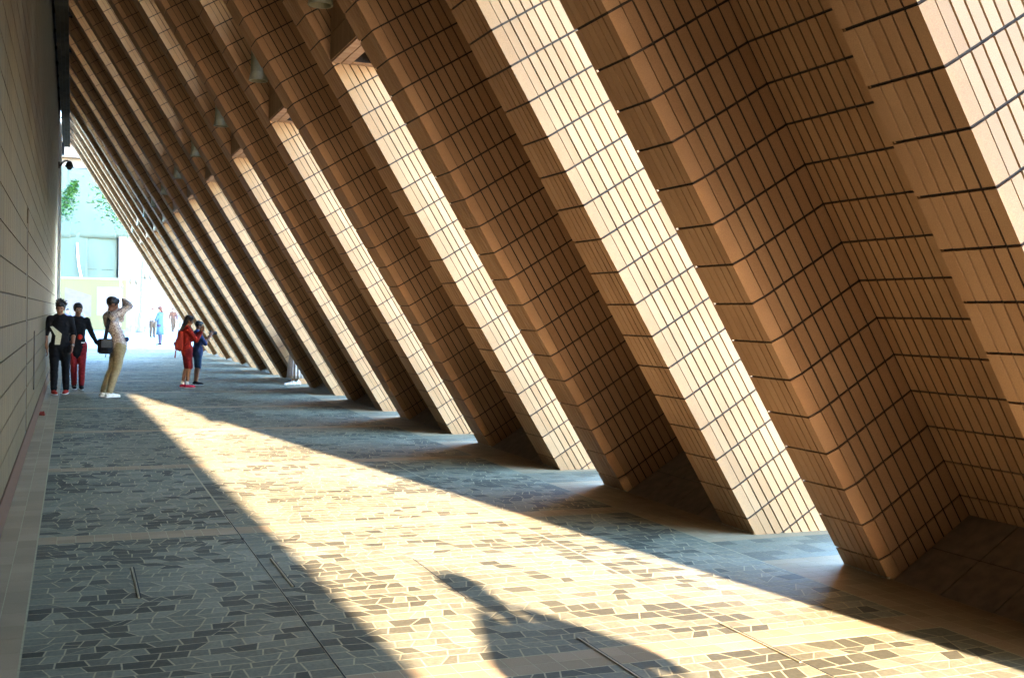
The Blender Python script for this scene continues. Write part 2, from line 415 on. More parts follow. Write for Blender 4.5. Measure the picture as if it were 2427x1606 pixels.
struct(fl.build('floor', [STONE, PINK, MORTAR]))
cv0 = None
for (x0, x1, y0, y1), lab in zip(covers, ['floor access cover with brass edge strips in the shaded paving at lower left', 'floor access cover with a dark edge strip where the person shadow falls']):
    r = empty('access_cover', (x0, y0, 0), lab, 'floor cover', 'floor access covers in the paving'); a = x1-x0; bq = y1-y0
    for xs in (0, a):
        q = MB(); q.box(xs-.005, xs+.005, 0, bq, .002, .0065, 0); q.box(xs+.0051, xs+.013, 0, bq, .002, .0052, 1); q.build('edge_strip', [STRIP, DARKGAP], r)
for x, a, bq in joints_x:
    q = MB(); q.box(x-.003, x+.003, a, bq, .0005, .0022, 0)
    struct(q.build('floor_joint', DARKGAP))
# pale mortar fillet where the columns meet the paving
for j in range(-2, 11):
    y = S0+PITCHY*j; q = MB()
    for a, b in ((y+.02, y+W), (y+W+TR+.02, y+2*W+TR)):
        n = 14; lo = []
        for i in range(n):
            c, d = a+(b-a)*i/n, a+(b-a)*(i+1)/n; e = .009+rnd.uniform(-.003, .005)
            q.prism([(XN-e, c, .0), (XN+.01, c, .0), (XN+.01, d, .0), (XN-e, d, 0)], [(XN-e*.4, c, .012), (XN+.01, c, .014), (XN+.01, d, .014), (XN-e*.4, d, .012)], 0)
    struct(q.build('floor_fillet', GROUT))

# ------------------------------------------------------------------ left building
YE = 37.4
wl = MB()
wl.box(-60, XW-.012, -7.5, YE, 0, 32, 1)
wl.box(-14, 1.74, -8.5, -7.501, 0, 10.19, 1)
rnd = random.Random(31)
RH = .2425; z = .245; row = 0
while z < 8.2:
    y = -.6
    while y < YE-.05:
        wdt = .3; y1 = min(y+wdt, YE)
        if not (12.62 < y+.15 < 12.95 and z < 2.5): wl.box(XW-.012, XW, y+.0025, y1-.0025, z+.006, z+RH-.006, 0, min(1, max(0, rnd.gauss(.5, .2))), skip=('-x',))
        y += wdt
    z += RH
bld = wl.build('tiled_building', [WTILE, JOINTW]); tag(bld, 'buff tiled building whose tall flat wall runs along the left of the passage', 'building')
q = MB(); q.box(XW-.011, XW+.006, -7.4, YE, 0, .232, 0); q.build('skirting', SKIRT, bld)
q = MB(); q.box(XW-.011, XW-.004, 12.62, 12.93, .24, 2.5, 0); q.build('recessed_joint', BLACK, bld)
q = MB(); q.box(XW+.0, XW+.012, 15.1, 15.25, .55, 1.30, 0); q.build('pull_slot', BLACK, bld)
q = MB(); q.box(XW-.3, XW+.05, YE, YE+.35, 0, 8.3, 0); q.build('corner_pier', plain('pier_render', (.42, .42, .42), .7, .1, 3), bld)
q = MB(); q.tube([(XW+.075, YE+.1, .2), (XW+.075, YE+.1, 7.4)], .022, 8); q.build('drain_pipe', METAL, bld)
q = MB(); q.box(XW-.3, 1.9, -.19, YE, 8.32, 8.8, 0); q.box(1.0, 1.9, YE, 44.5, 8.13, 8.8, 0); q.box(XW+.0, 1.3, -.19, YE, 8.13, 8.319, 0); q.build('roof_slab', CONC, bld)
bm_ = MB(); rnd = random.Random(8)
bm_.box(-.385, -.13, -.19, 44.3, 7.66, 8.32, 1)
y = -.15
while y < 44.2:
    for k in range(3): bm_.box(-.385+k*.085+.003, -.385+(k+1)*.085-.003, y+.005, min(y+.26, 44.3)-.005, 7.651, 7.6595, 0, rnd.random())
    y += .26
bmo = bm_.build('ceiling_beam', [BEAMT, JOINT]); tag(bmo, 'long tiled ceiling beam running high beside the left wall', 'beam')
y = 1.0
while y < 44:
    q = MB(); q.box(XW-.25, .1, y-.03, y+.03, 7.93, 8.0, 0); q.build('cross_bar', CONC, bmo); y += PITCHY/2
q = MB(); q.box(-14, 8.5, -9.5, -.9, 10.2, 11.2, 0); q.box(5.9, 8.4, -29.9, -4, 0, 16, 0); q.box(-14, 1.74, -30, -8.501, 0, 16, 0); q.box(-60, 11.5, -30, -9.51, 15.6, 64, 0); lb = q.build('light_blocker', CONC)  # unseen masses added to cut sky light indoors and shade the far facades
tag(lb, 'added unseen concrete light blocker with a tall open gateway behind the photographer', 'building')
# cctv camera on the wall end and the dark box under the beam
r = empty('security_camera', (XW+.05, YE-.1, 6.12), 'black dome security camera on a curved arm at the end of the left wall', 'camera')
q = MB(); q.box(-.05, .0, -.06, .06, -.12, .08, 0); q.build('wall_bracket', BLACK, r)
q = MB(); q.tube([(0, 0, -.05), (.06, 0, .06), (.14, 0, .13), (.22, 0, .14), (.27, 0, .10)], .03, 10); q.build('arm', BLACK, r, smooth=True)
q = MB(); n = 20
q.ring([[(.27+rr*math.cos(2*PI*k/n), rr*math.sin(2*PI*k/n), zz) for k in range(n)] for rr, zz in [(.05, .13), (.085, .09), (.11, .0), (.125, -.04), (.125, -.06), (.105, -.065)]]); q.build('housing', BLACK, r, smooth=True)
q = MB(); q.ell((.27, 0, -.07), (.09, .09, .085), 16, 10); q.build('dome', BLACK, r, smooth=True)
r = empty('speaker_box', (-.5, 39.6, 6.9), 'black box hung beside the tiled beam end above the security camera', 'speaker')
q = MB(); q.box(-.06, .20, -.15, .15, -.16, .20, 0); q.build('case', BLACK, r); q = MB(); q.tube([(.07, 0, .2), (.07, 0, 1.05)], .012, 6); q.build('hanger', BLACK, r)
q = MB(); q.box(-.03, .17, -.158, -.151, -.13, .17, 0); q.build('grille', plain('grille_mesh', (.03, .03, .03), .8, .5, 300), r)

# ------------------------------------------------------------------ far plaza
HOARD = cloth('hoarding_paint', (.115, .105, .055), .05)
r = empty('site_hoarding', (-6, 86, 0), 'pale yellow painted hoarding in front of the netted building', 'hoarding')
q = MB()
for i in range(8): q.box(i*1.22, i*1.22+1.215, 0, .05, .02, 3.75, 0)
q.build('panel_run', HOARD, r)
q = MB(); q.box(-.1, 9.8, -.04, .09, 3.751, 3.88, 0); q.build('top_rail', plain('white_rail', (.16, .16, .15), .6, .05), r)
q = MB(); q.box(7.7, 9.5, -.03, -.005, 1.1, 3.2, 0); q.build('poster', plain('poster_white', (.12, .117, .12), .6, .06, 2), r)
q = MB(); q.prism([(5.5, -.03, 3.1), (7.3, -.03, 2.55), (7.3, -.03, 1.0), (5.5, -.03, 1.0)][::-1], [(5.5, -.006, 3.1), (7.3, -.006, 2.55), (7.3, -.006, 1.0), (5.5, -.006, 1.0)][::-1], 0); q.build('poster', plain('poster_pale', (.095, .08, .075), .6, .08, 3), r)
# netted building
m, t, b = nodes('green_netting')
tc = add(t, 'ShaderNodeTexCoord'); n1 = add(t, 'ShaderNodeTexNoise', i_Scale=.5, i_Detail=6.); L(t, tc.outputs['Object'], n1.inputs['Vector'])
mp = add(t, 'ShaderNodeMapping'); mp.inputs['Scale'].default_value = (1.4, 1.4, .06); L(t, tc.outputs['Object'], mp.inputs[0])
n2 = add(t, 'ShaderNodeTexNoise', i_Scale=1.6, i_Detail=5.); L(t, mp.outputs[0], n2.inputs['Vector'])
ma = add(t, 'ShaderNodeMath', operation='ADD'); L(t, n1.outputs[0], ma.inputs[0]); L(t, n2.outputs[0], ma.inputs[1])
L(t, ramp(t, ma.outputs[0], [(.30, (.012, .048, .030)), (.5, (.032, .070, .048)), (.66, (.055, .078, .058))]), b.inputs['Base Color'])
b.inputs['Roughness'].default_value = .9; NET = m
r = empty('netted_building', (0, 100, 0), 'building wrapped in green scaffold netting beyond the hoarding', 'building')
q = MB(); q.box(-16, 12, 2, 16, 0, 17.5, 0)
for zz in (14.6, 15.9, 17.1): q.box(-16, 12, 1.6, 2, zz, zz+.5, 0)
q.build('facade', plain('far_render', (.11, .09, .07), .8, .12, 1), r)
for xw, zw, hw in [(1.9, 9.2, 1.7), (2.9, 9.4, 1.3), (1.9, 8.2, .7), (2.9, 8.2, .6), (1.3, 15.2, 2.), (2.4, 15.2, 2.)]:
    q = MB(); q.box(xw, xw+.6, .75, .84, zw, zw+hw, 0); q.build('window', plain('pale_opening', (.11, .10, .10), .6, .1, 3), r)
nx = 60
for x0, x1, z0, z1, sd_ in [(-9, -1.4, 3, 8.2, 1), (-1.7, 1.2, 3, 8.1, 5), (1.0, 3.6, 3, 8.2, 9), (-9, -.2, 7.6, 13.7, 2), (-.5, 3.5, 7.7, 13.5, 3), (3.2, 9, 7.8, 13.6, 4)]:
    q = MB(); nx = 16; nz = 14; V = {}
    for i in range(nx+1):
        for k in range(nz+1):
            x = x0+(x1-x0)*i/nx; z = z0+(z1-z0)*k/nz
            V[i, k] = (x, .9+-.3+.10*noise.noise(Vector((x*1.3, z*.5, sd_*3.)))+.03*sd_, z+(.15*noise.noise(Vector((x, sd_*7, 0))) if k in (0, nz) else 0))
    for i in range(nx):
        for k in range(nz):
            q.quad([V[i, k], V[i+1, k], V[i+1, k+1], V[i, k+1]], 0)
    o = q.build('net_sheet', NET, r, smooth=True)
    md = o.modifiers.new('thick', 'SOLIDIFY'); md.thickness = .02
q = MB()
for x in (-8, -5, -2, 1, 4, 7): q.tube([(x, .85, 0), (x, .85, 14.5)], .04, 6)
for z in (3, 5, 7.7, 9.6, 11.6, 13.6): q.tube([(-9, .86, z), (9, .86, z)], .035, 6)
q.build('scaffold_pole', plain('bamboo_pole', (.03, .045, .038), .7, .2), r)
q = MB(); q.tube([(.35, .5, 7.2), (.4, .45, 6.2), (.5, .45, 5.2), (.75, .4, 4.0), (.85, .4, 3.0)], .09, 8); q.build('rubble_chute', plain('white_hose', (.8, .8, .8), .6, .05), r, smooth=True)
q = MB(); q.box(3.7, 14, .3, 1.9, 0, 7.9, 0); q.build('white_wall', plain('white_sheet', (.115, .10, .08), .8, .1, .8), r)
# more plaza context outside the frame on the right so the openings see a real facade
# trees
def tree(x, y, h, seed, label, spread, n, zc, lean=(0, 0), size=.13, frond=None):
    rr = random.Random(seed); r = empty('tree', (x, y, 0), label, 'tree', 'trees by the hoarding')
    tr = MB(); top = Vector((lean[0], lean[1], h*.62))
    tr.tube([(0, 0, 0), (.0, 0, .25), (.03, 0, 1.2), (lean[0]*.4, 0, h*.35), tuple(top)], [.34, .22, .17, .13, .07], 10)
    limbs = []
    for k in range(9):
        e = top+Vector((rr.uniform(-1, 1)*spread[0], rr.uniform(-1, 1)*spread[1], rr.uniform(.1, 1)*spread[2])); limbs.append(e)
        tr.tube([tuple(top*rr.uniform(.75, 1)), tuple((top+e)/2+Vector((0, 0, .2))), tuple(e)], [.06, .04, .015], 6)
    tr.build('trunk', plain('pale_bark', (.12, .115, .10), .9, .2, 8), r, smooth=True)
    cr = MB()
    for i in range(n):
        c = rr.choice(limbs)
        if frond and rr.random() < .6:
            t_ = rr.random(); p = Vector(frond[0]).lerp(Vector(frond[1]), t_)+Vector((rr.gauss(0, 1), rr.gauss(0, 1), rr.gauss(0, 1)))*(.30-.22*t_)
        else: p = c+Vector((rr.gauss(0, .33)*spread[0], rr.gauss(0, .33)*spread[1], rr.gauss(0, .3)*spread[2]))
        a = Vector((rr.uniform(-1, 1), rr.uniform(-1, 1), rr.uniform(-.6, .6))).normalized(); b2 = a.cross(Vector((rr.uniform(-1, 1), rr.uniform(-1, 1), 1))).normalized(); s_ = size*rr.uniform(.6, 1.3)
        cr.quad([p-a*s_, p+b2*s_*.4, p+a*s_, p-b2*s_*.4], 0, rr.random())
    m_, t_, b_ = nodes('leaves'); at_ = add(t_, 'ShaderNodeAttribute', attribute_name='tint')
    L(t_, ramp(t_, at_.outputs['Fac'], [(0, (.012, .06, .006)), (1, (.04, .13, .012))]), b_.inputs['Base Color']); b_.inputs['Roughness'].default_value = .6
    cr.build('crown', m_, r); return r
tree(-1.75, 60, 9.0, 4, 'leafy green tree peeping past the end of the left wall', (.4, .5, .9), 1900, 7, (.35, 0), .10, ((1.05, 0, 6.2), (1.85, 0, 8.05)))
tree(5.6, 52, 8.6, 6, 'leafy tree mostly hidden behind the far columns', (1.5, 1.2, 1.1), 1500, 7, (-1.9, 0), .10)
# bare pale trunk on the plaza, crown above the view
tree(4.45, 80, 12.5, 9, 'pale trunk with a flared base standing on the sunlit plaza', (2.2, 2.2, 2.0), 3000, 10, (.3, 0), .16)
# lamp posts with hanging lanterns
LAN = plain('lantern_bronze', (.10, .08, .05), .5, .2)
for i, (x, y, zt, lab) in enumerate([(3.55, 72, 3.35, 'white lamp post with two dark lanterns left of the far column edge'), (4.40, 72, 3.70, 'taller white lamp post with two dark lanterns nearest the leaning columns'), (3.02, 78, 3.15, 'small white lamp post with a single dark lantern beside the hoarding end')]):
    r = empty('lamp_post', (x, y, 0), lab, 'lamp post', 'lantern posts on the plaza')
    q = MB(); q.tube([(0, 0, 0), (0, 0, zt+.9)], [.05, .035], 10); q.build('post', plain('white_post', (.75, .75, .75), .5, .05), r, smooth=True)
    for sx in ((-.17, .17) if i < 2 else (.06,)):
        q = MB(); q.tube([(0, 0, zt+.45), (sx*.7, 0, zt+.42), (sx, 0, zt+.15)], .014, 6); q.build('arm', LAN, r)
        q = MB(); n = 10; q.ring([[(sx+rr*math.cos(2*PI*k/n), rr*math.sin(2*PI*k/n), zz+zt) for k in range(n)] for rr, zz in [(.02, .18), (.07, .12), (.10, 0), (.08, -.12), (.03, -.2)]]); q.build('lantern', LAN, r, smooth=True)
# yellow banner far right
r = empty('banner_stand', (4.62, 93, 0), 'yellow printed banner stand behind the walking group', 'banner'); q = MB(); q.box(0, .62, 0, .04, 1.3, 3.0, 0); q.build('banner_sheet', plain('banner_yellow', (.62, .48, .08), .7, .4, 5), r)
q = MB(); q.tube([(.02, 0, 0), (.02, 0, 3.05)], .02, 6); q.tube([(.6, 0, 0), (.6, 0, 3.05)], .02, 6); q.build('frame', METAL, r)
# a small scrap of red litter by the skirting
q = MB(); q.prism([(-.44, 17.5, .004), (-.36, 17.45, .004), (-.35, 17.62, .004), (-.43, 17.66, .004)], [(-.43, 17.5, .05), (-.37, 17.48, .07), (-.36, 17.6, .03), (-.42, 17.64, .06)]); o = q.build('litter', plain('red_paper', (.2, .03, .02), .7, .2)); tag(o, 'crumpled red scrap of paper on the floor against the left wall', 'litter')

#PEOPLE#
# ------------------------------------------------------------------ people
def loftcap(bm, p0, r0, p1, r1, n=14, flat=1.0, side=None):
    """tapered capsule; flat<1 squeezes the section square to 'side'"""
    p0, p1 = Vector(p0), Vector(p1); d = (p1-p0); Ln = d.length; d = d/Ln if Ln > 1e-6 else Vector((0, 0, 1))
    a = Vector(side) if side is not None else d.cross(Vector((.13, .97, .21)))
    a = (a-d*a.dot(d)).normalized(); b = d.cross(a); loops = []
    st = [(-1, 0), (-.8, .6), (-.4, .917), (0, 1)]
    for t, s in st: loops.append((p0+d*(t*r0), r0*max(s, .02)))
    m = 3
    for i in range(1, m): loops.append((p0+d*Ln*i/m, r0+(r1-r0)*i/m))
    for t, s in reversed(st): loops.append((p1-d*(t*r1), r1*max(s, .02)))
    rings = [[bm.verts.new(c+(a*math.cos(2*PI*k/n)+b*math.sin(2*PI*k/n)*flat)*r) for k in range(n)] for c, r in loops]
    for A, B in zip(rings, rings[1:]):
        for k in range(n): bm.faces.new((A[k], A[(k+1) % n], B[(k+1) % n], B[k]))
    bm.faces.new(list(reversed(rings[0]))); bm.faces.new(rings[-1])
def ellb(bm, c, r, rot=None, n=14, m=9):
    c = Vector(c); rings = []
    for j in range(1, m):
        th = PI*j/m
        row = []
        for k in range(n):
            q = Vector((r[0]*math.sin(th)*math.cos(2*PI*k/n), r[1]*math.sin(th)*math.sin(2*PI*k/n), -r[2]*math.cos(th)))
            if rot is not None: q = rot @ q
            row.append(bm.verts.new(c+q))
        rings.append(row)
    for A, B in zip(rings, rings[1:]):
        for k in range(n): bm.faces.new((A[k], A[(k+1) % n], B[(k+1) % n], B[k]))
    bm.faces.new(list(reversed(rings[0]))); bm.faces.new(rings[-1])
def skin_mesh(name, fill, mat, vox, parent=None, smooth=4, disp=None):
    bm = bmesh.new(); fill(bm); bmesh.ops.recalc_face_normals(bm, faces=bm.faces)
    me = bpy.data.meshes.new('tmp'); bm.to_mesh(me); bm.free(); o = bpy.data.objects.new(name, me); C.objects.link(o)
    r = o.modifiers.new('r', 'REMESH'); r.mode = 'VOXEL'; r.voxel_size = vox
    s = o.modifiers.new('s', 'SMOOTH'); s.iterations = smooth; s.factor = .5
    dg = bpy.context.evaluated_depsgraph_get(); ev = o.evaluated_get(dg); nm = bpy.data.meshes.new_from_object(ev)
    o.modifiers.clear(); o.data = nm; bpy.data.meshes.remove(me); nm.name = name
    if disp:
        for v in nm.vertices: v.co += disp(v.co, v.normal)
    nm.materials.clear(); nm.materials.append(mat); nm.polygons.foreach_set('use_smooth', [True]*len(nm.polygons)); nm.update()
    if parent: o.parent = parent
    return o
BASE = dict(pel=(0, .0, .95), wai=(0, .0, 1.08), che=(0, -.0, 1.30), nek=(0, .01, 1.46), hed=(0, -.012, 1.615),
    shR=(-.17, .01, 1.40), shL=(.17, .01, 1.40), elR=(-.235, .03, 1.13), elL=(.235, .03, 1.13), wrR=(-.25, -.05, .88), wrL=(.25, -.05, .88),
    hiR=(-.085, 0, .93), hiL=(.085, 0, .93), knR=(-.10, -.02, .50), knL=(.10, -.02, .50), anR=(-.105, .02, .085), anL=(.105, .02, .085), toR=0., toL=0., look=0., curl=.5)
def person(label, loc, face, height, pose, top=None, bottom=None, shoes=None, hair=None, skin=None, vox=.010, build_=1., group=None, sleeve=1., toplen=0., topr=1., legs='trousers', hairlen=0., extra=None, barefoot=False, cuff=.97):
    P = {k: (Vector(v) if isinstance(v, tuple) else v) for k, v in {**BASE, **pose}.items()}
    k = build_; S = height/1.74; far = vox > .015
    side = (P['shL']-P['shR']).normalized(); hs = (P['hiL']-P['hiR']).normalized()
    up_ = (P['nek']-P['che']).normalized(); hup = (P['hed']-P['nek']).normalized()
    Rm = Matrix.Rotation(P['look'], 3, 'Z')
    fwd = Rm @ Vector((0, -1, 0)); fwd = (fwd-hup*fwd.dot(hup)).normalized(); hx = fwd.cross(hup)*-1
    HR = Matrix((hx, -fwd, hup)).transposed()
    hc = P['hed']; H_ = lambda x, y, z: hc+HR @ Vector((x, y, z))
    def torso(bm, e, lo=-.09, hi=.04):
        loftcap(bm, P['pel']-Vector((0, 0, .03)), .145*k+e, P['wai'], .125*k+e, flat=.72, side=hs)
        loftcap(bm, P['wai'], .125*k+e, P['che']-up_*.02, .152*k+e, flat=.68, side=side)
        loftcap(bm, P['che']-up_*.03, .152*k+e, P['che']+up_*.07, .135*k+e, flat=.68, side=side)
        for s in 'RL': loftcap(bm, P['che']+up_*.06, .075*k+e, P['sh'+s], .055*k+e)
    def arm(bm, s, e, frac=1.):
        loftcap(bm, P['sh'+s], .053*k+e, P['el'+s], .041*k+e)
        if frac > .5: loftcap(bm, P['el'+s], .041*k+e, P['el'+s].lerp(P['wr'+s], min(1, (frac-.5)*2)), (.041-.014*min(1, (frac-.5)*2))*k+e*.8)
    def leg(bm, s, e, frac=1.):
        hi = P['hi'+s]
        loftcap(bm, hi-Vector((0, 0, .03)), .092*k+e, hi.lerp(P['kn'+s], .55), .074*k+e); q = hi.lerp(P['kn'+s], .5)
        loftcap(bm, q, .075*k+e, P['kn'+s], .055*k+e)
        if frac > .5:
            mid = P['kn'+s].lerp(P['an'+s], .3)+Vector((0, .012, 0)); loftcap(bm, P['kn'+s], .053*k+e, mid, .053*k+e)
            en = P['kn'+s].lerp(P['an'+s], (frac-.5)*2); 
            if (frac-.5)*2 > .35: loftcap(bm, mid, .053*k+e, en, .036*k+e*1.3)
    def hand(bm, s):
        w_ = P['wr'+s]; d = (w_-P['el'+s]).normalized(); hd = P.get('hd'+s); d = (d if hd is None else Vector(hd).normalized())
        sg = -1 if s == 'R' else 1
        fl = d.cross(Vector((sg*1., .0, 0.01))); fl = (fl if fl.length > .2 else Vector((0, -1, 0))).normalized()   # across the knuckles
        pn = d.cross(fl).normalized()
        palm = w_+d*.05
        loftcap(bm, w_, .026, palm+d*.02, .033, flat=.55, side=fl)
        if far: loftcap(bm, palm, .03, palm+d*.07, .022); return
        for i, (o_, L_) in enumerate([(-.028, .062), (-.010, .072), (.009, .068), (.027, .052)]):
            r0 = palm+d*.035+fl*o_; kn = r0+d*L_*.5+pn*.006; tip = kn+(d*(1-P['curl'])-pn*sg*P['curl']*-1).normalized()*L_*.55
            loftcap(bm, r0, .0098, kn, .0092, n=8); loftcap(bm, kn, .0092, tip, .0080, n=8)
        t0 = w_+d*.03-fl*.025; t1 = t0+d*.03-fl*.022; loftcap(bm, t0, .012, t1, .011, n=8); loftcap(bm, t1, .011, t1+d*.03-fl*.002, .0088, n=8)
    def head(bm):
        ellb(bm, H_(0, .012, .025), (.078, .094, .098), HR); ellb(bm, H_(0, -.022, -.055), (.056, .064, .062), HR); ellb(bm, H_(0, -.058, -.09), (.028, .026, .022), HR)
        loftcap(bm, H_(0, -.086, .012), .010, H_(0, -.106, -.028), .0155, n=8)
        for s in (-1, 1):
            ellb(bm, H_(s*.079, .012, -.008), (.010, .02, .032), HR, 8, 6); ellb(bm, H_(s*.034, -.074, .026), (.022, .012, .009), HR, 8, 6); ellb(bm, H_(s*.04, -.06, -.03), (.024, .024, .02), HR, 8, 6)
        ellb(bm, H_(0, -.083, -.062), (.024, .012, .009), HR, 8, 6)
        loftcap(bm, P['nek']-up_*.06, .062*k, hc-hup*.06, .053)
    def body(bm):
        torso(bm, 0); head(bm)
        for s in 'RL':
            arm(bm, s, 0); leg(bm, s, 0); hand(bm, s)
            a = P['an'+s]; fd = Matrix.Rotation(P['to'+s], 3, 'Z') @ Vector((0, -1, 0))
            loftcap(bm, a+Vector((0, .02, -.035)), .035, a+fd*.12+Vector((0, 0, -.055)), .026)
    o = skin_mesh('person', body, skin or SKIN, vox)
    o.scale = (S, S, S); o.rotation_euler = (0, 0, face); o.location = loc; tag(o, label, 'person', group)
    q = MB()
    if not far:
        for s in (-1, 1): q = MB(); q.ell(H_(s*.034, -.082, .012), (.013, .008, .007), 8, 6); q.build('eye', EYE, o)
    if top:
        def f(bm):
            torso(bm, .016*topr)
            if toplen: loftcap(bm, P['pel']-Vector((0, 0, .02)), (.15*k+.02)*topr, P['pel']-Vector((0, 0, .02+toplen)), (.15*k+.02)*topr, flat=.75, side=hs)
            for s in 'RL': arm(bm, s, .014*topr, sleeve)
        fd_ = lambda co, n: n*(.006*noise.noise(co*14)+.004*noise.noise(co*31))
        skin_mesh('top', f, top, max(vox, .014), o, 3, fd_)
        def f(bm): loftcap(bm, P['nek']-up_*.055, .07*k, P['nek']-up_*.02, .062*k)
        skin_mesh('collar', f, top, max(vox, .014), o, 2)
    if bottom:
        def f(bm):
            loftcap(bm, P['pel']-Vector((0, 0, .035)), .15*k+.006, P['pel']+Vector((0, 0, .06)), .135*k+.006, flat=.76, side=hs)
            if legs == 'skirt':
                a, b = (P['anR']+P['anL'])/2, P['pel']
                n = 20
            else:
                for s in 'RL': leg(bm, s, .016, cuff if legs == 'trousers' else (.46 if legs == 'shorts' else .62))
        fd_ = lambda co, n: n*(.007*noise.noise(Vector((co.x*9, co.y*9, co.z*18)))+.004*noise.noise(co*30))
        skin_mesh({'trousers': 'trousers', 'skirt': 'skirt', 'shorts': 'shorts'}.get(legs, 'shorts'), f, bottom, max(vox, .014), o, 3, fd_)
    if shoes:
        for s in 'RL':
            def f(bm):
                a = P['an'+s]; fd = Matrix.Rotation(P['to'+s], 3, 'Z') @ Vector((0, -1, 0))
                g0 = Vector((a.x, a.y, 0)); sd_ = fd.cross(Vector((0, 0, 1)))
                loftcap(bm, g0-fd*.035+Vector((0, 0, .045)), .042, g0+fd*.07+Vector((0, 0, .042)), .046, flat=.85, side=sd_)
                loftcap(bm, g0+fd*.06+Vector((0, 0, .04)), .045, g0+fd*.165+Vector((0, 0, .032)), .033, flat=.8, side=sd_)
                loftcap(bm, a+Vector((0, .0, -.03)), .046, a+Vector((0, 0, .0)), .044)
            sh = skin_mesh('shoe', f, shoes, max(vox, .011), o, 3)
            def f2(bm):
                a = P['an'+s]; fd = Matrix.Rotation(P['to'+s], 3, 'Z') @ Vector((0, -1, 0)); g0 = Vector((a.x, a.y, 0)); sd_ = fd.cross(Vector((0, 0, 1)))
                loftcap(bm, g0-fd*.04+Vector((0, 0, .012)), .046, g0+fd*.165+Vector((0, 0, .012)), .04, flat=.28, side=sd_)
            skin_mesh('sole', f2, SOLE, max(vox, .011), sh, 2)
    if hair:
        def f(bm):
            ellb(bm, H_(0, .026, .045), (.089, .098, .095), HR)
            ellb(bm, H_(0, -.035, .088), (.072, .055, .04), HR)
            if hairlen: loftcap(bm, H_(0, .06, .0), .075, H_(0, .085, -hairlen), .06, flat=.7, side=hx)
        def fd_(co, n):
            v = n*(.010*noise.noise(co*26)+.006*noise.noise(co*60)+.003)
            return v
        skin_mesh('hair', f, hair, max(vox, .011), o, 1, fd_)
    if extra: extra(o, P, H_, HR)
    return o
EYE = plain('eye', (.03, .02, .015), .3, .1)
SOLE = plain('rubber_sole', (.62, .60, .55), .7, .1)
RED = cloth('red_cloth', (.24, .018, .012)); DKRED = cloth('dark_red_cloth', (.15, .012, .014)); BLK = cloth('black_cloth', (.005, .005, .006)); NAVY = cloth('navy_cloth', (.018, .03, .075))
KHAKI = cloth('khaki_cloth', (.20, .16, .09)); WHITEC = cloth('white_canvas', (.62, .60, .52)); CREAM = cloth('cream_paper', (.42, .38, .26), .1)
m, t, b = nodes('floral_shirt'); tc = add(t, 'ShaderNodeTexCoord'); vr = add(t, 'ShaderNodeTexVoronoi', i_Scale=52.); L(t, tc.outputs['Object'], vr.inputs['Vector'])
L(t, ramp(t, vr.outputs['Distance'], [(0, (.05, .02, .025)), (.32, (.09, .045, .04)), (.45, (.30, .25, .22)), (1, (.36, .32, .28))]), b.inputs['Base Color']); b.inputs['Roughness'].default_value = .85
FLORAL = m

def ex1(o, P, H_, HR):
    q = MB(); q.prism([(-.125, -.18, .99), (.02, -.19, 1.0), (-.0, -.19, 1.12), (-.15, -.17, 1.22)], [(-.125, -.165, .99), (.02, -.175, 1.0), (-.0, -.175, 1.12), (-.15, -.155, 1.22)], 0)
    q = MB()
    a = [(-.17, 1.26), (-.13, 1.27), (.03, 1.13), (.0, .93), (-.09, .93), (-.075, 1.09)]
    q.prism([(x, -.150, z) for x, z in a][::-1], [(x, -.172, z) for x, z in a][::-1], 0); fo = q.build('folded_paper', CREAM); fo.matrix_world = Matrix.Translation(o.location) @ Matrix.Rotation(o.rotation_euler.z, 4, 'Z') @ Matrix.Scale(o.scale[0], 4)
    tag(fo, 'bent pale paper bundle held at the belly of the man in black', 'paper')
    q = MB(); w_ = P['wrL']; d = (w_-P['elL']).normalized(); q.tube([w_-d*.045, w_-d*.005], .036, 12); wt = q.build('watch_band', BLACK, o)
    q = MB(); q.ell(w_-d*.025+Vector((0, -.036, 0)), (.02, .008, .02), 10, 6); q.build('watch_face', METAL, wt)
def hair_messy(o, P, H_, HR):
    rr = random.Random(2); q = MB()
    for i in range(46):
        a = rr.uniform(0, 2*PI); e = rr.uniform(.15, 1.45); d = Vector((math.cos(a)*math.cos(e), math.sin(a)*math.cos(e), math.sin(e)))
        if d.y < -.5 and d.z < .5: continue
        p = H_(d.x*.085, .026+d.y*.092, .045+d.z*.09); tgt = H_(d.x*.125+rr.uniform(-.03, .03), .026+d.y*.13, .05+d.z*.135+rr.uniform(-.02, .015)); q.tube([p, (p+tgt)/2+Vector((0, 0, .006)), tgt], [.018, .012, .002], 6)
    q.build('hair_tufts', HAIRB, o)
def e1(o, P, H_, HR): ex1(o, P, H_, HR); hair_messy(o, P, H_, HR)
person('man in black T-shirt and red shoes walking beside the left wall', (-.20, 21.75, 0), .0, 1.73,
    dict(hed=(-.0, -.02, 1.60), look=-.15, elR=(-.25, .0, 1.12), wrR=(-.225, -.05, .86), elL=(.235, -.02, 1.13), wrL=(.215, -.10, .90), knR=(-.10, -.05, .5), anR=(-.10, -.06, .085), anL=(.11, .08, .085), toR=.25, toL=-.2),
    top=BLK, bottom=BLK, shoes=RED, hair=HAIRB, skin=SKINT, sleeve=.42, extra=e1, build_=1.06, group='people in the passage')
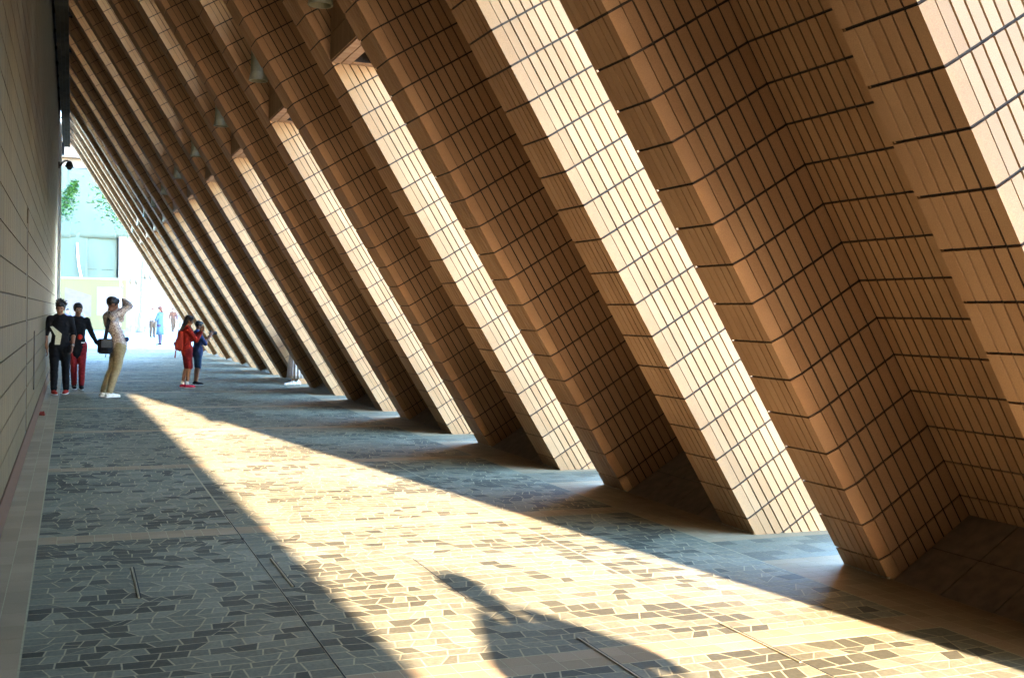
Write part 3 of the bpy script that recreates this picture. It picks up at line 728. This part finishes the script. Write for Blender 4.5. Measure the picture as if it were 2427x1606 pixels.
def e2(o, P, H_, HR):
    q = MB()
    for s in (-1, 1): q.tube([H_(s*.036+.026*math.cos(2*PI*k/12), -.100, .014+.02*math.sin(2*PI*k/12)) for k in range(13)], .003, 5)
    q.tube([H_(-.012, -.103, .016), H_(.012, -.103, .016)], .003, 5); q.build('glasses', METAL, o)
    def f(bm): ellb(bm, P['wai']+Vector((.03, -.13, -.01)), (.05, .03, .06))
    skin_mesh('inner_shirt', f, RED, .012, o)
    for x_ in (-.14, .05): q = MB(); q.box(x_, x_+.065, -.19, -.18, .945, .967, 0); q.build('belt_tag', SOLE, o)
person('person in black cardigan and red trousers close behind the man in black', (.11, 22.96, 0), .08, 1.69,
    dict(elL=(.26, .04, 1.15), wrL=(.37, .0, .93), elR=(-.22, .02, 1.13), wrR=(-.16, -.14, .98), knL=(.08, -.06, .50), anL=(.075, -.02, .085), knR=(-.07, 0, .5), anR=(-.05, .14, .10), look=.1),
    top=BLK, bottom=DKRED, shoes=BLK, hair=HAIRB, skin=SKINT, sleeve=.97, toplen=.16, extra=e2, build_=.95, group='people in the passage')
def e3(o, P, H_, HR):
    q = MB(); sh = q
    pts_ = [(-.13, .00, 1.46), (-.165, .06, 1.34), (-.17, .10, 1.15), (-.19, .13, 1.02)]
    def ob(fn, name, mat, **kw):
        fn_ = fn.build(name, mat); fn_.matrix_world = Matrix.Translation(o.location) @ Matrix.Rotation(o.rotation_euler.z, 4, 'Z') @ Matrix.Scale(o.scale[0], 4); return fn_
    bagc = MB(); bagc.ring([[(x, y, z) for x, y in ((-.27, .05+e), (-.14, .05+e), (-.12, .14), (-.14, .27-e), (-.27, .27-e), (-.30, .14))] for z, e in ((.77, .035), (.80, .0), (1.0, .0), (1.03, .02))])
    bg_ = ob(bagc, 'shoulder_bag', BLK); tag(bg_, 'black shoulder bag hanging at the hip of the man shading his face', 'bag')
    q = MB(); q.box(-.305, -.295, .07, .25, .88, 1.02, 0); q.build('flap', BLACK, bg_)
    q = MB(); loops = []
    for p, w2 in zip([(.10, -.06, 1.47), (-.02, .03, 1.515), (-.125, .055, 1.47), (-.19, .10, 1.34), (-.195, .135, 1.15), (-.19, .16, 1.0)], [.03]*6):
        v = Vector(p); loops.append([v+Vector((-.006, -w2, 0)), v+Vector((-.006, w2, 0)), v+Vector((.004, w2, .004)), v+Vector((.004, -w2, .004))])
    q.ring(loops); q.build('strap', BLK, bg_)
    q = MB(); q.tube([(-.2, .14, .76), (-.2, .15, .71)], .008, 6); q.build('buckle', BLACK, bg_)
    c = MB(); c.box(-.065, .065, -.27, -.20, 1.60, 1.69, 0); c.tube([(0, -.27, 1.64), (0, -.31, 1.64)], .03, 12); cm = ob(c, 'camera', BLACK); tag(cm, 'small black camera held to the face of the man in the floral shirt', 'camera')
    c = MB(); c.ell((-.14, -.23, 1.02), (.04, .035, .045), 10, 8); pc = ob(c, 'waist_pouch', NAVY); tag(pc, 'dark blue pouch clipped to the front of the khaki waistband', 'pouch')
person('man in floral shirt and khaki trousers leaning back with arms raised to photograph', (.66, 20.92, 0), PI*.5+.25, 1.80,
    dict(pel=(0, -.13, .96), wai=(0, -.11, 1.09), che=(0, .0, 1.30), nek=(0, .045, 1.45), hed=(0, -.02, 1.62), shR=(-.18, .03, 1.42), shL=(.18, .03, 1.40),
         elR=(-.20, -.26, 1.60), wrR=(-.075, -.17, 1.71), hdR=(.5, -.4, -.3), elL=(.20, -.22, 1.36), wrL=(.08, -.24, 1.58), hdL=(-.4, -.1, .5), hiR=(-.085, -.13, .93), hiL=(.085, -.13, .93),
         knR=(-.09, -.08, .50), knL=(.09, -.06, .50), anR=(-.10, .05, .085), anL=(.10, .10, .085), toR=.1, toL=-.1, curl=.7),
    top=FLORAL, bottom=KHAKI, shoes=WHITEC, hair=HAIRB, skin=SKINT, sleeve=.97, toplen=.07, topr=1.05, extra=e3, build_=1.05, group='people in the passage')
def e4(o, P, H_, HR):
    mw = Matrix.Translation(o.location) @ Matrix.Rotation(o.rotation_euler.z, 4, 'Z') @ Matrix.Scale(o.scale[0], 4)
    def f(bm):
        loftcap(bm, (0, .165, 1.0), .13, (0, .155, 1.28), .11, flat=.62, side=(1, 0, 0)); loftcap(bm, (0, .235, .98), .085, (0, .225, 1.12), .075, flat=.6, side=(1, 0, 0))
    b_ = skin_mesh('backpack', f, cloth('red_backpack', (.32, .035, .022)), .012); b_.matrix_world = mw; tag(b_, 'bright red backpack worn by the long haired girl', 'backpack')
    q = MB()
    for s in (-1, 1): q.tube([(s*.10, .15, 1.36), (s*.105, .03, 1.45), (s*.105, -.09, 1.38), (s*.11, -.10, 1.2), (s*.12, .08, 1.0)], .018, 6)
    q.build('strap', DKRED, b_, smooth=True)
    q = MB(); q.tube([(.03, .25, .90), (.03, .27, .72)], .015, 6); q.build('hanging_strap', RED, b_)
    q = MB(); q.box(-.05, .05, .285, .297, 1.02, 1.1, 0); q.build('pocket', DKRED, b_)
    c = MB(); c.box(-.055, .055, -.39, -.375, 1.36, 1.50, 0); c.box(-.045, .045, -.376, -.372, 1.37, 1.49, 0)
    ph = c.build('phone', BLACK); ph.matrix_world = mw; tag(ph, 'dark phone held up by the girl with the red backpack', 'phone')
    for s in 'RL':
        a = P['an'+s]
        def f(bm): loftcap(bm, a+Vector((0, 0, -.02)), .044, a+Vector((0, -.0, .06)), .043)
        skin_mesh('sock', f, WHITEC, .012, o)
person('long haired girl in red top with red backpack, holding up a phone', (2.20, 23.24, 0), PI/2+.15, 1.50,
    dict(hed=(0, -.04, 1.60), elR=(-.20, -.17, 1.14), wrR=(-.07, -.33, 1.34), hdR=(.1, -.3, .9), elL=(.20, -.16, 1.14), wrL=(.07, -.33, 1.34), hdL=(-.1, -.3, .9), knR=(-.07, -.06, .5), knL=(.08, -.02, .5), anR=(-.08, .0, .085), anL=(.08, .07, .085), curl=.6),
    top=RED, bottom=DKRED, shoes=cloth('pink_shoe', (.5, .03, .06)), hair=HAIRB, skin=SKINT, sleeve=.97, toplen=.05, topr=1.1, legs='shorts', hairlen=.26, extra=e4, build_=.95, group='people in the passage')
def e5(o, P, H_, HR):
    mw = Matrix.Translation(o.location) @ Matrix.Rotation(o.rotation_euler.z, 4, 'Z') @ Matrix.Scale(o.scale[0], 4)
    c = MB(); c.box(-.08, .08, -.42, -.33, 1.36, 1.46, 0); c.box(-.03, .03, -.40, -.34, 1.46, 1.50, 0); c.tube([(0, -.42, 1.41), (0, -.52, 1.41)], [.042, .046], 14); ph = c.build('camera', BLACK); ph.matrix_world = mw; tag(ph, 'black camera raised by the boy in dark blue', 'camera')
person('boy in dark blue clothes raising a camera, half hidden behind the girl', (2.50, 24.14, 0), PI/2+.1, 1.38,
    dict(hed=(0, -.04, 1.60), elR=(-.20, -.17, 1.12), wrR=(-.09, -.34, 1.34), hdR=(.1, -.3, .5), elL=(.20, -.16, 1.12), wrL=(.09, -.34, 1.34), hdL=(-.1, -.3, .5), curl=.6, knR=(-.08, -.03, .5), anR=(-.09, .03, .085)),
    top=NAVY, bottom=cloth('blue_shorts', (.012, .035, .075)), shoes=BLK, hair=HAIRB, skin=SKINT, sleeve=.5, toplen=.05, topr=1.2, legs='shorts', extra=e5, build_=.98, group='people in the passage')
def e6(o, P, H_, HR):
    q = MB(); n = 96; loops = []
    for i in range(9):
        z = 1.02-.86*i/8; r = .145+.115*(i/8)**.9
        loops.append([((r+(.012+.010*i/8)*math.sin(k*2*PI/n*16))*math.cos(2*PI*k/n), (r*.8+(.012+.010*i/8)*math.sin(k*2*PI/n*16))*math.sin(2*PI*k/n), z) for k in range(n)])
    q.ring(loops); q.build('pleated_skirt', cloth('beige_skirt', (.36, .30, .25), .12), o, smooth=True)
person('woman in a long pleated beige skirt and white shoes standing in a gap between columns', (4.60, 24.0, 0), -PI/2, 1.60, dict(anL=(.09, -.1, .085), anR=(-.09, .06, .085)),
    top=cloth('grey_top', (.25, .22, .20)), bottom=None, shoes=cloth('white_shoe', (.75, .76, .78)), hair=HAIRB, skin=SKINT, sleeve=.97, extra=e6, build_=.9, group='people in the passage')
# beyond the passage
def e7(o, P, H_, HR):
    q = MB(); n = 24; q.ring([[(r*math.cos(2*PI*k/n), r*.72*math.sin(2*PI*k/n), z) for k in range(n)] for z, r in [(1.28, .16), (1.0, .17), (.75, .19), (.48, .215)]]); q.build('coat_skirt', BLUEC, o, smooth=True)
BLUEC = cloth('light_blue_coat', (.055, .105, .16), .1)
person('woman in light blue coat and dark stockings standing on the bright plaza', (3.68, 51.3, 0), -PI/2-.5, 1.74, dict(elR=(-.2, -.1, 1.14), wrR=(-.05, -.2, 1.12), elL=(.2, -.1, 1.14), wrL=(.05, -.2, 1.14), anR=(-.05, 0, .085), anL=(.05, .03, .085), knR=(-.06, 0, .5), knL=(.06, 0, .5)),
    top=BLUEC, bottom=cloth('stockings', (.05, .04, .07)), shoes=BLK, hair=HAIRR, skin=SKIN, sleeve=.97, vox=.016, extra=e7, hairlen=.1, group='people out on the plaza')
walk = dict(knR=(-.08, -.12, .5), anR=(-.08, -.16, .085), anL=(.08, .2, .12), elR=(-.24, .08, 1.13), elL=(.24, -.05, 1.13))
stand = {}
W1 = cloth('white_blouse', (.16, .14, .14)); P1 = cloth('pink_top', (.16, .09, .10)); L1 = cloth('lilac_top', (.11, .10, .16)); B1 = cloth('brown_trousers', (.05, .035, .025)); G1 = cloth('grey_trousers', (.11, .115, .13)); R1 = cloth('plum_top', (.09, .02, .03)); BR = cloth('striped_brown_top', (.07, .035, .025), .5)
for lab, loc, fc, h, ps, a, b_, hr in [
    ('person in white blouse behind the woman in the blue coat', (4.32, 66, 0), .3, 1.68, stand, W1, B1, HAIRR),
    ('person in brown patterned top and dark trousers walking nearest the columns', (6.95, 84, 0), .2, 1.74, walk, BR, B1, HAIRB),
    ('person in lilac top walking beside the brown patterned top', (7.55, 86, 0), .2, 1.68, walk, L1, G1, HAIRB),
    ('person in plum top and grey trousers among the far walkers', (8.2, 90, 0), .1, 1.66, walk, R1, G1, HAIRR),
    ('person in pink top rightmost of the far walkers', (8.75, 90, 0), .1, 1.72, walk, P1, G1, HAIRR),
    ('person in pale patterned top glimpsed between the two people by the wall', (.32, 52, 0), 0, 1.60, walk, W1, G1, HAIRR),
    ('person in lilac top half hidden behind the man in black', (-.2, 56, 0), 0, 1.58, walk, L1, B1, HAIRB)]:
    person(lab, loc, fc, h, ps, top=a, bottom=b_, shoes=BLK, hair=hr, skin=SKIN, sleeve=.9, vox=.022, group='people out on the plaza')
def e8(o, P, H_, HR):
    q = MB(); n = 20; q.ring([[H_(r*math.cos(2*PI*k/n), r*math.sin(2*PI*k/n), z) for k in range(n)] for r, z in [(.155, .05), (.15, .065), (.105, .07), (.10, .14), (.06, .165), (.01, .17)]]); q.build('shadow_hat', NAVY, o, smooth=True)  # unseen hat, added to widen the head's cast shadow
    q = MB(); q.ring([[(r*math.cos(2*PI*k/n), .6*r*math.sin(2*PI*k/n), z) for k in range(n)] for z, r in [(1.42, .2), (1.3, .27), (1.0, .31), (.75, .34)]][::-1]); q.build('shadow_coat', NAVY, o, smooth=True)  # unseen coat shape, added to fill out the body's cast shadow
# the one whose shadow falls into the picture
person('person standing just behind the camera whose shadow falls on the sunlit paving', (2.34, -1.15, 0), PI, 1.70, dict(hed=(0, -.03, 1.62), shR=(-.19, .01, 1.43), shL=(.19, .01, 1.43), elR=(-.36, -.14, 1.30), wrR=(-.12, -.2, 1.50), elL=(.36, -.14, 1.30), wrL=(.12, -.2, 1.50)),
    top=NAVY, bottom=BLK, shoes=BLK, hair=HAIRB, skin=SKIN, sleeve=.97, vox=.014, topr=1.6, toplen=.2, build_=1.15, extra=e8)
